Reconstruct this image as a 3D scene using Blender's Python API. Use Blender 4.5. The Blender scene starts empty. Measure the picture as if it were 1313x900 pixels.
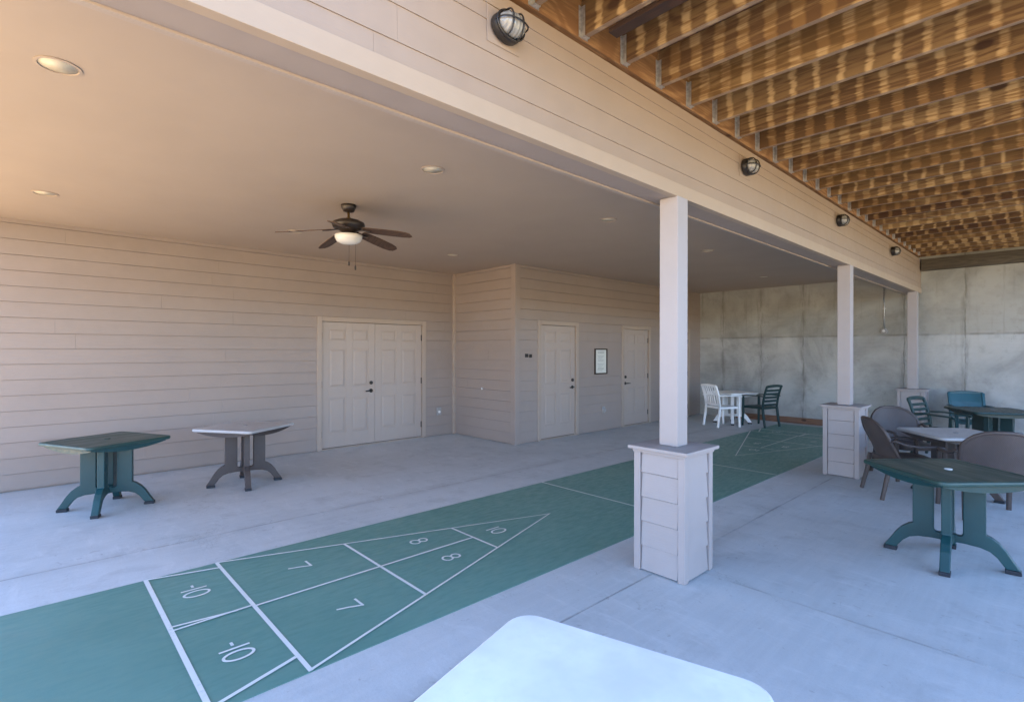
import bpy, bmesh, math, random
from mathutils import Vector, Matrix
random.seed(7)
R = math.radians
scene = bpy.context.scene
col = scene.collection

# ------------------------------------------------------------------ helpers
class MB:
    """collects shapes in one bmesh; build() links them as one mesh object"""
    def __init__(s): s.bm = bmesh.new()
    def box(s, x0, x1, y0, y1, z0, z1, bevel=0.0):
        b = s.bm
        v = [b.verts.new((x, y, z)) for x in (x0, x1) for y in (y0, y1) for z in (z0, z1)]
        fs = [b.faces.new([v[i] for i in q]) for q in
              ((0, 1, 3, 2), (4, 6, 7, 5), (0, 4, 5, 1), (2, 3, 7, 6), (0, 2, 6, 4), (1, 5, 7, 3))]
        if bevel:
            es = list({e for f in fs for e in f.edges})
            bmesh.ops.bevel(b, geom=es, offset=bevel, segments=2, affect='EDGES', profile=0.5)
        return s
    def bar(s, p, q, w, h, up=(0, 0, 1), w2=None, h2=None):
        """rectangular bar p->q, width w (sideways) and height h (along up)"""
        p, q = Vector(p), Vector(q); d = (q - p).normalized(); up = Vector(up)
        sx = d.cross(up)
        if sx.length < 1e-4: sx = d.cross(Vector((1, 0, 0)))
        sx.normalize(); uz = sx.cross(d)
        w2 = w if w2 is None else w2; h2 = h if h2 is None else h2
        rings = []
        for c, a, e in ((p, w, h), (q, w2, h2)):
            rings.append([s.bm.verts.new(c + sx * (i * a / 2) + uz * (j * e / 2)) for i, j in ((-1, -1), (1, -1), (1, 1), (-1, 1))])
        s._rings(rings, True); return s
    def _rings(s, rings, cap=True, closed=False):
        n = len(rings[0])
        for a, b in zip(rings, rings[1:] + ([rings[0]] if closed else [])):
            for i in range(n):
                s.bm.faces.new((a[i], a[(i + 1) % n], b[(i + 1) % n], b[i]))
        if cap and not closed:
            s.bm.faces.new(rings[0][::-1]); s.bm.faces.new(rings[-1])
    def sweep(s, pts, w, h, n=10, up=(0, 0, 1), p=2.0, taper=None):
        """superellipse section swept along a polyline"""
        pts = [Vector(q) for q in pts]; up = Vector(up); rings = []
        for i, c in enumerate(pts):
            d = (pts[min(i + 1, len(pts) - 1)] - pts[max(i - 1, 0)]).normalized()
            sx = d.cross(up)
            if sx.length < 1e-3: sx = d.cross(Vector((1, 0, 0)))
            sx.normalize(); uz = sx.cross(d); k = taper[i] if taper else 1.0
            r = []
            for j in range(n):
                a = 2 * math.pi * (j + .5) / n; ca, sa = math.cos(a), math.sin(a)
                x = math.copysign(abs(ca) ** (2 / p), ca); y = math.copysign(abs(sa) ** (2 / p), sa)
                r.append(s.bm.verts.new(c + sx * (x * w * k / 2) + uz * (y * h * k / 2)))
            rings.append(r)
        s._rings(rings); return s
    def lathe(s, prof, c=(0, 0, 0), axis='z', n=24, sx=1.0, sy=1.0, cap=True):
        """prof: (r, t) pairs along the axis; sx, sy squash the circle"""
        c = Vector(c); rings = []
        for r, t in prof:
            q = []
            for j in range(n):
                a = 2 * math.pi * j / n; u, v = r * math.cos(a) * sx, r * math.sin(a) * sy
                q.append(s.bm.verts.new(c + Vector({'z': (u, v, t), 'x': (t, u, v), 'y': (u, t, v)}[axis])))
            rings.append(q)
        s._rings(rings, cap); return s
    def prism(s, poly, f, d0, d1):
        """extrude polygon: f(a, b, d) -> point"""
        A = [s.bm.verts.new(f(a, b, d0)) for a, b in poly]; B = [s.bm.verts.new(f(a, b, d1)) for a, b in poly]
        s.bm.faces.new(A[::-1]); s.bm.faces.new(B); n = len(A)
        for i in range(n): s.bm.faces.new((A[i], A[(i + 1) % n], B[(i + 1) % n], B[i]))
        return s
    def quad(s, *p): s.bm.faces.new([s.bm.verts.new(q) for q in p]); return s
    def build(s, name, mat, parent=None, smooth=False, bevel=0.0, loc=None, subdiv=0, solid=0.0):
        bmesh.ops.recalc_face_normals(s.bm, faces=s.bm.faces)
        me = bpy.data.meshes.new(name); s.bm.to_mesh(me); s.bm.free()
        o = bpy.data.objects.new(name, me); col.objects.link(o)
        if mat: me.materials.append(mat)
        if parent: o.parent = parent
        if loc: o.location = loc
        if smooth:
            for f in me.polygons: f.use_smooth = True
        if solid:
            m = o.modifiers.new('solid', 'SOLIDIFY'); m.thickness = solid; m.offset = 0
        if bevel:
            m = o.modifiers.new('bevel', 'BEVEL'); m.width = bevel; m.segments = 2; m.limit_method = 'ANGLE'; m.angle_limit = R(35)
        if subdiv:
            m = o.modifiers.new('sub', 'SUBSURF'); m.levels = subdiv; m.render_levels = subdiv
        return o

def tag(o, label=None, cat=None, group=None, kind=None):
    if label: o['label'] = label
    if cat: o['category'] = cat
    if group: o['group'] = group
    if kind: o['kind'] = kind
    return o
def empty(name, loc=(0, 0, 0), rz=0.0):
    o = bpy.data.objects.new(name, None); col.objects.link(o); o.location = loc; o.rotation_euler = (0, 0, rz)
    o.empty_display_size = .1
    return o
def copy_tree(o, parent=None):
    c = o.copy(); col.objects.link(c)
    if parent: c.parent = parent
    for ch in list(o.children): copy_tree(ch, c)
    return c

# ------------------------------------------------------------------ materials
class NT:
    def __init__(s, name):
        s.m = bpy.data.materials.new(name); s.m.use_nodes = True; s.t = s.m.node_tree; s.b = s.t.nodes['Principled BSDF']
        s.co = s.n('ShaderNodeTexCoord').outputs['Object']
    def n(s, k, **kw):
        x = s.t.nodes.new(k)
        for a, v in kw.items():
            if a in x.inputs: s.put(x.inputs[a], v)
            else: setattr(x, a, v)
        return x
    def put(s, sock, v):
        if isinstance(v, bpy.types.NodeSocket): s.t.links.new(v, sock)
        else: sock.default_value = v
    def map(s, scale=(1, 1, 1), loc=(0, 0, 0), vec=None):
        x = s.n('ShaderNodeMapping'); s.put(x.inputs['Vector'], vec or s.co)
        x.inputs['Scale'].default_value = scale; s.put(x.inputs['Location'], loc); return x.outputs[0]
    def noise(s, scale, vec=None, detail=4.0, rough=.55, dist=0.0):
        x = s.n('ShaderNodeTexNoise'); s.put(x.inputs['Vector'], vec or s.co)
        x.inputs['Scale'].default_value = scale; x.inputs['Detail'].default_value = detail
        x.inputs['Roughness'].default_value = rough; x.inputs['Distortion'].default_value = dist
        return x.outputs['Fac']
    def math(s, op, a, b=0.0, c=None, clamp=False):
        x = s.n('ShaderNodeMath', operation=op, use_clamp=clamp); s.put(x.inputs[0], a); s.put(x.inputs[1], b)
        if c is not None: s.put(x.inputs[2], c)
        return x.outputs[0]
    def ramp(s, f, lo, hi, a=0.0, b=1.0):
        x = s.n('ShaderNodeMapRange', interpolation_type='SMOOTHSTEP'); s.put(x.inputs['Value'], f)
        for k, v in (('From Min', lo), ('From Max', hi), ('To Min', a), ('To Max', b)): s.put(x.inputs[k], v)
        return x.outputs['Result']
    def mix(s, f, a, b, mode='MIX'):
        x = s.n('ShaderNodeMix', data_type='RGBA', blend_type=mode)
        s.put(x.inputs['Factor'], f)
        for i, v in ((6, a), (7, b)):
            s.put(x.inputs[i], (*v, 1) if isinstance(v, tuple) else v)
        return x.outputs[2]
    def sep(s, vec=None):
        x = s.n('ShaderNodeSeparateXYZ'); s.put(x.inputs[0], vec or s.co); return x.outputs
    def bump(s, h, strength=.3, dist=.01, prev=None):
        x = s.n('ShaderNodeBump'); s.put(x.inputs['Height'], h)
        x.inputs['Strength'].default_value = strength; x.inputs['Distance'].default_value = dist
        if prev: s.put(x.inputs['Normal'], prev)
        return x.outputs[0]
    def done(s, colr, rough=.6, normal=None, metal=0.0, spec=None):
        s.put(s.b.inputs['Base Color'], (*colr, 1) if isinstance(colr, tuple) else colr)
        s.put(s.b.inputs['Roughness'], rough); s.b.inputs['Metallic'].default_value = metal
        if normal: s.put(s.b.inputs['Normal'], normal)
        if spec is not None: s.b.inputs['Specular IOR Level'].default_value = spec
        return s.m

def mul(c, k): return tuple(x * k for x in c)
def mat_paint(name, c, var=.06, rough=.55, grain=None, gs=.12):
    t = NT(name); n1 = t.noise(1.3, detail=5); n2 = t.noise(9, detail=5)
    f = t.math('ADD', t.math('MULTIPLY', n1, .6), t.math('MULTIPLY', n2, .4))
    cc = t.mix(t.ramp(f, .3, .7), mul(c, 1 - var), mul(c, 1 + var))
    fine = t.noise(160, vec=t.map(grain) if grain else None, detail=3)
    return t.done(cc, t.ramp(n2, .3, .7, rough - .05, rough + .08), t.bump(fine, gs, .004))
SIDING = (.305, .252, .22)
TRIM = (.375, .305, .25)
M = {}
M['siding'] = mat_paint('siding_paint', SIDING, .05, .6, (.06, .06, 1), .25)
M['trim'] = mat_paint('trim_paint', TRIM, .04, .55, (.4, .4, .15), .15)
M['beam'] = mat_paint('beam_siding_warm_lit', (.325, .25, .192), .05, .6, (.06, .06, 1), .25)  # siding colour warmed to carry the bounce light on the beam
M['fascia'] = mat_paint('fascia_warm_lit', (.385, .30, .222), .04, .55, (.4, .1, .4), .2)  # trim colour, warm light on the beam's lower board mixed in
M['post'] = mat_paint('post_paint', (.35, .325, .325), .05, .5, (1, 1, .08), .15)
M['pedestal'] = mat_paint('pedestal_siding_paint', (.345, .31, .30), .05, .6, (.15, .15, 1), .2)
M['ceiling'] = mat_paint('ceiling_paint', (.41, .325, .255), .035, .8, None, .06)
M['door'] = mat_paint('door_paint', (.39, .325, .28), .03, .45, (1, 1, .1), .06)
M['black'] = mat_paint('dark_bronze', (.018, .015, .013), .2, .4)
M['plate'] = mat_paint('grey_plastic', (.32, .31, .30), .05, .5)
M['white_plastic'] = mat_paint('white_knob_plastic', (.75, .74, .72), .03, .4)

def mat_floor():
    t = NT('patio_concrete')
    big = t.noise(.55, detail=5, rough=.6); mid = t.noise(3.2, detail=6, rough=.65, dist=.4); fine = t.noise(70, detail=4, rough=.7)
    c = t.mix(t.ramp(big, .3, .72), (.45, .475, .48), (.56, .58, .585))
    c = t.mix(t.ramp(mid, .48, .74, 0, .5), c, (.36, .37, .37))
    sp = t.noise(13, detail=3, rough=.5, dist=1.2)
    c = t.mix(t.ramp(sp, .66, .74, 0, .55), c, (.28, .275, .27))
    brush = t.noise(24, vec=t.map((1, .06, 1)), detail=3)
    c = t.mix(t.ramp(brush, .35, .7, 0, .14), c, (.72, .715, .70))
    c = t.mix(t.ramp(fine, .35, .75, 0, .22), c, (.38, .375, .365))
    x, y, z = t.sep(); jw = t.math('MULTIPLY', t.math('SUBTRACT', mid, .5), .02)
    right = t.ramp(x, -2.04, -2.02)
    for q, v in ((x, 5.02), (x, 2.03), (y, -3.56)):
        dj = t.math('ABSOLUTE', t.math('ADD', t.math('ADD', q, v), jw))
        if q == y: dj = t.math('ADD', dj, t.math('SUBTRACT', 1.0, right))
        c = t.mix(t.math('MULTIPLY', t.ramp(dj, .004, .016, 1, 0), t.ramp(t.noise(2.2, detail=4), .35, .6, .05, .6)), c, (.22, .22, .215))
        c = t.mix(t.math('MULTIPLY', t.ramp(dj, .0, .16, 1, 0), t.ramp(big, .4, .65, .05, .4)), c, (.33, .33, .325))
    wv = t.n('ShaderNodeVectorMath', operation='ADD'); t.put(wv.inputs[0], t.co)
    nz = t.n('ShaderNodeTexNoise'); t.put(nz.inputs['Vector'], t.co); nz.inputs['Scale'].default_value = 1.7; nz.inputs['Detail'].default_value = 7; nz.inputs['Roughness'].default_value = .7
    t.put(wv.inputs[1], nz.outputs['Color'])
    vo = t.n('ShaderNodeTexVoronoi', feature='DISTANCE_TO_EDGE'); t.put(vo.inputs['Vector'], wv.outputs[0]); vo.inputs['Scale'].default_value = .42
    c = t.mix(t.math('MULTIPLY', t.ramp(vo.outputs['Distance'], .0006, .0025, .4, 0), t.ramp(t.noise(.7, detail=2), .5, .58)), c, (.16, .155, .15))
    c = t.mix(t.ramp(t.noise(190, detail=3, rough=.8), .56, .7, 0, .4), c, (.24, .24, .235))
    c = t.mix(t.ramp(t.noise(26, detail=6, rough=.8, dist=.6), .64, .72, 0, .35), c, (.25, .25, .245))
    c = t.mix(t.ramp(t.noise(7, vec=t.map((.35, 1, 1)), detail=7, rough=.75, dist=.5), .5, .72, 0, .4), c, (.66, .67, .67))
    return t.done(c, t.ramp(mid, .3, .7, .7, .9), t.bump(t.math('ADD', fine, t.math('MULTIPLY', brush, .6)), .22, .006))
M['floor'] = mat_floor()
def mat_court():
    t = NT('court_green_paint')
    n = t.noise(.9, detail=5, rough=.6); m = t.noise(28, vec=t.map((1, .25, 1)), detail=5, rough=.65); f = t.noise(120, detail=3)
    c = t.mix(t.ramp(n, .3, .7), (.105, .25, .212), (.135, .29, .248))
    c = t.mix(t.ramp(m, .5, .78, 0, .35), c, (.095, .225, .17))
    c = t.mix(t.ramp(t.noise(17, detail=6, rough=.7, dist=.8), .66, .78, 0, .6), c, (.24, .32, .28))
    c = t.mix(t.ramp(t.noise(2.4, detail=7, rough=.72, dist=.3), .5, .72, 0, .3), c, (.16, .27, .235))
    c = t.mix(t.ramp(t.noise(60, vec=t.map((.3, 1, 1)), detail=5, rough=.75), .62, .75, 0, .45), c, (.05, .15, .125))
    return t.done(c, t.ramp(m, .3, .7, .34, .55), t.bump(f, .12, .004))
M['court'] = mat_court()
def mat_line():
    t = NT('court_line_paint')
    w = t.math('ADD', t.math('MULTIPLY', t.noise(38, detail=6, rough=.75), .7), t.math('MULTIPLY', t.noise(3, detail=3), .3))
    c = t.mix(t.ramp(w, .54, .68, 0, .35), (.74, .75, .72), (.16, .30, .24))
    return t.done(c, .55)
M['line'] = mat_line()
def mat_wall():
    t = NT('formed_concrete')
    x, y, z = t.sep()
    big = t.noise(.8, detail=6, rough=.62, dist=.5); mid = t.noise(4.5, detail=6, rough=.7); fine = t.noise(60, detail=4)
    c = t.mix(t.ramp(big, .26, .66), (.23, .235, .225), (.47, .475, .455))
    c = t.mix(t.ramp(mid, .5, .75, 0, .45), c, (.20, .195, .175))
    horiz = t.noise(6, vec=t.map((.35, 1, 5.5)), detail=5, rough=.65)
    c = t.mix(t.ramp(horiz, .45, .72, 0, .35), c, (.40, .395, .37))
    wob = t.math('MULTIPLY', t.math('SUBTRACT', t.noise(2.4, detail=4), .5), .07)
    ph = t.math('ADD', t.math('DIVIDE', t.math('ADD', t.math('ADD', x, wob), 16.13), .9), 0)
    d = t.math('ABSOLUTE', t.math('SUBTRACT', t.math('FRACT', ph), .5))          # .0 at a form joint
    streak = t.noise(5, vec=t.map((2.2, 1, .5)), detail=5, rough=.65)
    v = t.math('MULTIPLY', t.ramp(d, .0, .11, 1, 0), t.ramp(streak, .38, .66))
    c = t.mix(t.math('MULTIPLY', v, .55), c, (.13, .125, .11))
    vl = t.math('MULTIPLY', t.ramp(d, .004, .014, 1, 0), t.ramp(t.noise(3, detail=3), .35, .6))
    c = t.mix(t.math('MULTIPLY', vl, .55), c, (.10, .10, .09))
    dz = t.math('ABSOLUTE', t.math('SUBTRACT', t.math('ADD', z, t.math('MULTIPLY', wob, .25)), 1.92))
    hl = t.math('MULTIPLY', t.ramp(dz, .006, .03, 1, 0), t.ramp(t.noise(1.6, detail=4), .34, .6))
    c = t.mix(t.math('MULTIPLY', hl, .6), c, (.14, .135, .12))
    # upper lift is darker and more olive
    c = t.mix(t.ramp(z, 1.88, 1.96, 0, .55), c, t.mix(.55, c, (.20, .185, .12)))
    drip = t.noise(3.2, vec=t.map((3.5, 1, .28)), detail=5, rough=.6)
    c = t.mix(t.math('MULTIPLY', t.ramp(drip, .55, .75), t.ramp(z, 1.2, 2.6, 0, .45)), c, (.15, .145, .12))
    spots = t.n('ShaderNodeTexVoronoi', feature='F1'); t.put(spots.inputs['Vector'], t.co); spots.inputs['Scale'].default_value = 26
    patch = t.ramp(t.noise(1.1, detail=3), .56, .68)
    c = t.mix(t.math('MULTIPLY', t.ramp(spots.outputs['Distance'], .1, .2, 1, 0), t.math('MULTIPLY', patch, .6)), c, (.09, .085, .08))
    h = t.math('SUBTRACT', t.math('ADD', t.math('MULTIPLY', fine, .5), mid), t.math('ADD', t.math('MULTIPLY', vl, 1.5), t.math('MULTIPLY', hl, 1.5)))
    return t.done(c, .85, t.bump(h, .35, .01))
M['concrete_wall'] = mat_wall()
def mat_wood(name, bands=True, light=(.50, .345, .165), mid=(.225, .122, .042), dark=(.075, .033, .014), axis=0):
    """pressure treated timber: grain along an axis, knots, and the bleached drip stains that the deck gaps left"""
    t = NT(name); oi = t.n('ShaderNodeObjectInfo'); rnd = oi.outputs['Random']
    off = t.n('ShaderNodeCombineXYZ'); t.put(off.inputs[0], t.math('MULTIPLY', rnd, 37)); t.put(off.inputs[1], t.math('MULTIPLY', rnd, 91)); t.put(off.inputs[2], t.math('MULTIPLY', rnd, 17))
    va = t.n('ShaderNodeVectorMath', operation='ADD'); t.put(va.inputs[0], t.co); t.put(va.inputs[1], off.outputs[0]); vec = va.outputs[0]
    sc = [(.16, 1, 1), (1, .16, 1)][axis]
    v = t.map(sc, vec=vec)
    swirl = t.noise(2.6, vec=v, detail=3, dist=.6)
    rings = t.math('FRACT', t.math('MULTIPLY', swirl, 15))
    rings = t.ramp(t.math('ABSOLUTE', t.math('SUBTRACT', rings, .5)), .08, .45)
    fibre = t.noise(55, vec=t.map([(.05, 1, 1), (1, .05, 1)][axis], vec=vec), detail=4, rough=.7)
    tone = t.ramp(t.math('FRACT', t.math('MULTIPLY', rnd, 7.31)), 0, 1, -.18, .22)
    g = t.math('ADD', t.math('ADD', t.math('MULTIPLY', rings, .28), t.math('MULTIPLY', t.math('SUBTRACT', t.math('MULTIPLY', fibre, 3.0), 1.0), .5)), tone)
    blot = t.noise(2.3, vec=v, detail=3)
    g = t.math('ADD', g, t.math('MULTIPLY', t.math('SUBTRACT', blot, .5), .7), clamp=True)
    base = t.mix(t.ramp(g, .15, .75), mid, light)
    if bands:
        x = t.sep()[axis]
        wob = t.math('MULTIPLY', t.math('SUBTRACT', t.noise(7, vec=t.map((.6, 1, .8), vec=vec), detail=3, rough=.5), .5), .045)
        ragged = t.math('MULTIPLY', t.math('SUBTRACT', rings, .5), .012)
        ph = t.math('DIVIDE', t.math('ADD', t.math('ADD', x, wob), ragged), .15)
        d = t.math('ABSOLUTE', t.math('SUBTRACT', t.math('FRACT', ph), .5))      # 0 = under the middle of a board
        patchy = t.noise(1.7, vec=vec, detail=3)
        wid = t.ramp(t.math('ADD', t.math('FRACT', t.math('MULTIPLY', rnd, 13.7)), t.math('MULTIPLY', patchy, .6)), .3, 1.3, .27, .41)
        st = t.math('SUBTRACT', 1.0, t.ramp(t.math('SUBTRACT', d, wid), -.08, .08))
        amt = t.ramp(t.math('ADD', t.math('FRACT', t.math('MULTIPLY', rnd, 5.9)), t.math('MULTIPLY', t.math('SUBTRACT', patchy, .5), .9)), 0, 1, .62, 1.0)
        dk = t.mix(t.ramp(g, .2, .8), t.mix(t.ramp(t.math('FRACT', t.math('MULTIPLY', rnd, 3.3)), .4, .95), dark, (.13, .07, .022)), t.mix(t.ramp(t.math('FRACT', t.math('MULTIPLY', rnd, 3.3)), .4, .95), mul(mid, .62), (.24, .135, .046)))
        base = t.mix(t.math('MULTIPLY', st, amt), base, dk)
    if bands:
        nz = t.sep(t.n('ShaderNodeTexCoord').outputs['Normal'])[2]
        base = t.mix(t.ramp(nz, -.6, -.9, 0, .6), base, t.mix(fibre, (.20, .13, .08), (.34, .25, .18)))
    k = t.n('ShaderNodeTexVoronoi', feature='F1'); t.put(k.inputs['Vector'], t.map([(.55, 1, 1), (1, .55, 1)][axis], vec=vec)); k.inputs['Scale'].default_value = 3.4
    base = t.mix(t.ramp(k.outputs['Distance'], .07, .13, .9, 0), base, (.05, .02, .009))
    return t.done(base, .75, t.bump(t.math('ADD', fibre, t.math('MULTIPLY', rings, .5)), .25, .004))
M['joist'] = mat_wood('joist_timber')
M['board'] = mat_wood('deck_board_timber', False, (.20, .115, .055), (.12, .06, .027), (.05, .025, .012), axis=1)
M['ledger'] = mat_wood('ledger_timber', False, (.36, .20, .085), (.20, .095, .035), axis=1)
M['sill'] = mat_wood('sill_timber', False, (.10, .082, .056), (.055, .044, .03), axis=0)
M['batten'] = mat_wood('brown_batten', False, (.05, .022, .012), (.028, .012, .007), axis=0)
M['base_board'] = mat_wood('base_board_timber', False, (.22, .12, .075), (.14, .07, .042), axis=0)
def mat_galv():
    t = NT('galvanised_steel'); n = t.noise(40, detail=4)
    return t.done(t.mix(t.ramp(n, .3, .7), (.36, .37, .37), (.58, .59, .59)), .42, metal=.7)
M['galv'] = mat_galv()
def mat_resin(name, c, rough=.42, wear=None, scale=30, stretch=None):
    t = NT(name); n = t.noise(2.5, detail=5); f = t.noise(220, detail=2); s = t.noise(scale, vec=t.map(stretch) if stretch else None, detail=5, rough=.7)
    cc = t.mix(t.ramp(n, .3, .7), mul(c, .86), mul(c, 1.12))
    if wear: cc = t.mix(t.ramp(s, .5, .78, 0, .55), cc, wear)
    return t.done(cc, t.ramp(s, .3, .7, rough - .06, rough + .14), t.bump(f, .1, .002))
M['green'] = mat_resin('green_resin', (.008, .056, .063), .4)
M['green_top'] = mat_resin('green_resin_top', (.020, .060, .055), .36, (.055, .10, .095), 14, (1, .12, 1))
M['foot'] = mat_resin('dark_foot_rubber', (.015, .02, .028), .6)
M['brown'] = mat_resin('taupe_resin', (.064, .050, .046), .45)
M['pale_top'] = mat_resin('pale_tabletop_resin', (.44, .43, .42), .36, (.36, .35, .345), 20)
M['white'] = mat_resin('white_resin', (.86, .86, .85), .38, (.80, .80, .78), 26)
M['dark_green'] = mat_resin('dark_green_resin', (.008, .036, .036), .4)
M['teal'] = mat_resin('teal_resin', (.008, .075, .10), .4)
M['cap'] = mat_resin('hole_cap_plastic', (.72, .72, .70), .4)
M['cap_grey'] = mat_resin('grey_hole_cap', (.25, .25, .25), .4)
def mat_weave():
    t = NT('taupe_weave'); x, y, z = t.sep()
    a = t.math('MULTIPLY', t.math('SINE', t.math('MULTIPLY', y, 420)), t.math('SINE', t.math('MULTIPLY', z, 420)))
    n = t.noise(4, detail=4)
    c = t.mix(t.ramp(a, -.6, .6), (.045, .036, .035), (.088, .070, .066))
    c = t.mix(t.ramp(n, .4, .7, 0, .3), c, (.13, .11, .105))
    return t.done(c, .5, t.bump(a, .5, .003))
M['weave'] = mat_weave()
M['blade'] = mat_wood('fan_blade_veneer', False, (.10, .055, .032), (.055, .028, .016), axis=0)
M['bronze'] = mat_paint('oiled_bronze', (.028, .02, .016), .25, .35)
M['brass'] = NT('worn_brass').done((.30, .19, .07), .4, metal=.8)
def mat_glass():
    t = NT('frosted_glass'); n = t.noise(3, detail=3)
    m = t.done(t.mix(n, (.70, .67, .60), (.80, .78, .72)), .25); t.b.inputs['Subsurface Weight'].default_value = .15; t.b.inputs['Subsurface Radius'].default_value = (.02, .02, .02); return m
M['frost'] = mat_glass()
def mat_lens():
    t = NT('ribbed_lamp_glass'); y = t.sep()[1]
    w = t.math('SINE', t.math('MULTIPLY', y, 260))
    return t.done((.27, .26, .235), .14, t.bump(w, .4, .004), spec=.6)
M['lens'] = mat_lens()
M['can'] = mat_paint('can_light_baffle', (.62, .55, .42), .04, .35)
M['paper'] = mat_paint('notice_paper', (.66, .68, .62), .03, .5)
M['ink'] = mat_paint('grey_ink', (.25, .27, .25), .05, .6)
M['frame_wood'] = mat_paint('notice_frame_wood', (.035, .022, .014), .2, .4)
def mat_ground():
    t = NT('dry_ground'); n = t.noise(.15, detail=6); f = t.noise(6, detail=6, rough=.7)
    c = t.mix(t.ramp(n, .35, .65), (.66, .49, .28), (.58, .43, .24)); c = t.mix(t.ramp(f, .45, .75, 0, .5), c, (.27, .215, .125))
    x, y, z = t.sep(); w = t.math('MULTIPLY', t.math('SUBTRACT', n, .5), 6)
    gm = t.math('MULTIPLY', t.ramp(t.math('ADD', x, w), 3, 4), t.ramp(t.math('ADD', y, w), -1.5, -.5))  # open-side ground set duller to cut its bounce light
    c = t.mix(gm, c, t.mix(t.ramp(f, .35, .7), (.30, .25, .13), (.42, .33, .17)))
    return t.done(c, .95, t.bump(f, .6, .05))
M['ground'] = mat_ground()
M['unseen_roof'] = mat_paint('roof_shingle', (.10, .09, .085), .2, .9)

# ------------------------------------------------------------------ measured layout (metres; Y runs along the beam, camera stands at X=0, Y=0)
XL, XB, YB, YD = -8.092, -6.38, 6.009, 12.461     # left wall, further wall, jog, concrete wall
HC, BF, BI, BZ0, BZ1 = 3.066, -1.924, -2.141, 2.704, 3.36
Y0 = -1.2                                         # open end of the porch
EXP = .1763                                        # lap siding exposure

# ------------------------------------------------------------------ ground and patio slab
g = MB(); N = 64; gv = {}
def rise(x, y):
    # level yard round the house, an unseen bank added beyond for warm bounce light
    d = max(x - 9, -y - 9, 0); d = min(d, 45) / 45
    return -.13 + 5.0 * d * d * (3 - 2 * d) + (0 if d == 0 else .6 * d * math.sin(x * .23 + 1) * math.cos(y * .19))
cs = sorted({-160, 160, *[round(-60 + 3 * i, 2) for i in range(41)], -110, 110})
for i, x in enumerate(cs):
    for j_, y in enumerate(cs): gv[i, j_] = g.bm.verts.new((x, y, rise(x, y)))
for i in range(len(cs) - 1):
    for j_ in range(len(cs) - 1): g.bm.faces.new((gv[i, j_], gv[i + 1, j_], gv[i + 1, j_ + 1], gv[i, j_ + 1]))
tag(g.build('ground', M['ground'], smooth=True), kind='structure')
g = MB()
xs = [XL - .2, -5.02, -2.03, 2.6]; ys = [Y0 - .6, 3.56, 7.9, YD - .02]
for i in range(3):
    if i < 2: ys = [Y0 - .6, YD - .02]
    else: ys = [Y0 - .6, 3.56, YD - .02]
    for j in range(len(ys) - 1):
        a = .002
        g.box(xs[i] + a, xs[i + 1] - a, ys[j] + a, ys[j + 1] - a, -.125, 0)
g.box(xs[0], xs[-1], ys[0], ys[-1], -.128, -.011)
tag(g.build('patio_slab', M['floor']), kind='structure')

# ------------------------------------------------------------------ shuffleboard court
CX0, CX1, CC, MIR = -4.346, -2.554, -3.45, 11.58
court = MB().box(CX0, CX1, -.56, 12.14, .0005, .004).build('shuffleboard_court', M['court'])
tag(court, kind='structure')
def ribbon(b, pts, w, z, closed=False):
    pts = [Vector((p[0], p[1], 0)) for p in pts]; L, Rr = [], []
    n = len(pts)
    for i, p in enumerate(pts):
        a = pts[(i - 1) % n] if closed or i else p; c = pts[(i + 1) % n] if closed or i < n - 1 else p
        d1 = (p - a).normalized() if (p - a).length > 1e-9 else (c - p).normalized()
        d2 = (c - p).normalized() if (c - p).length > 1e-9 else d1
        t = (d1 + d2).normalized(); m = Vector((-t.y, t.x, 0)); k = 1 / max(.5, m.dot(Vector((-d1.y, d1.x, 0))))
        L.append(b.bm.verts.new((p + m * (w / 2 * k)).to_tuple()[:2] + (z,))); Rr.append(b.bm.verts.new((p - m * (w / 2 * k)).to_tuple()[:2] + (z,)))
    for i in range(n if closed else n - 1):
        j = (i + 1) % n; b.bm.faces.new((L[i], Rr[i], Rr[j], L[j]))
def line(pts, w, z=.0075):
    b = MB(); ribbon(b, pts, w, z); return b.build('court_line', M['line'], court)
YP, YQ, YR, YS, YA, YT = .586, 1.023, 1.891, 2.767, 3.715, 4.543
def half(y): return .895 * (YA - y) / (YA - YQ)
for k in (0, 1):
    f = (lambda x, y: (x, y)) if k == 0 else (lambda x, y: (2 * CC - x, MIR - y))
    z = .0075
    for y, w in ((YP, .027), (YQ, .024)): line([f(CX0 + .002, y), f(CX1 - .002, y)], w, z)
    for y, w in ((YR, .021), (YS, .018)):
        h = half(y); line([f(CC - h, y), f(CC + h, y)], w, z)
    line([f(CX0 + .01, YQ), f(CC, YA), f(CX1 - .01, YQ)], .018, z + .0012)
    line([f(CC + .01, YQ), f(CC, YS)], .018, z + .0024)
    line([f(CX0 + .012, YP + .012), f(-4.225, YQ - .012)], .02, z + .0012)
    line([f(CX1 - .03, YP - .02), f(-2.725, YQ - .012)], .022, z + .0012)
    line([f(-3.50, YP + .012), f(-3.455, YQ - .09)], .017, z + .0012)
    line([f(-3.448, YP + .012), f(-3.458, YQ - .09), f(-3.46, YQ - .014)], .017, z + .0024)
    line([f(CX0 + .002, YT), f(CX1 - .002, YT)], .021, z)
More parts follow.
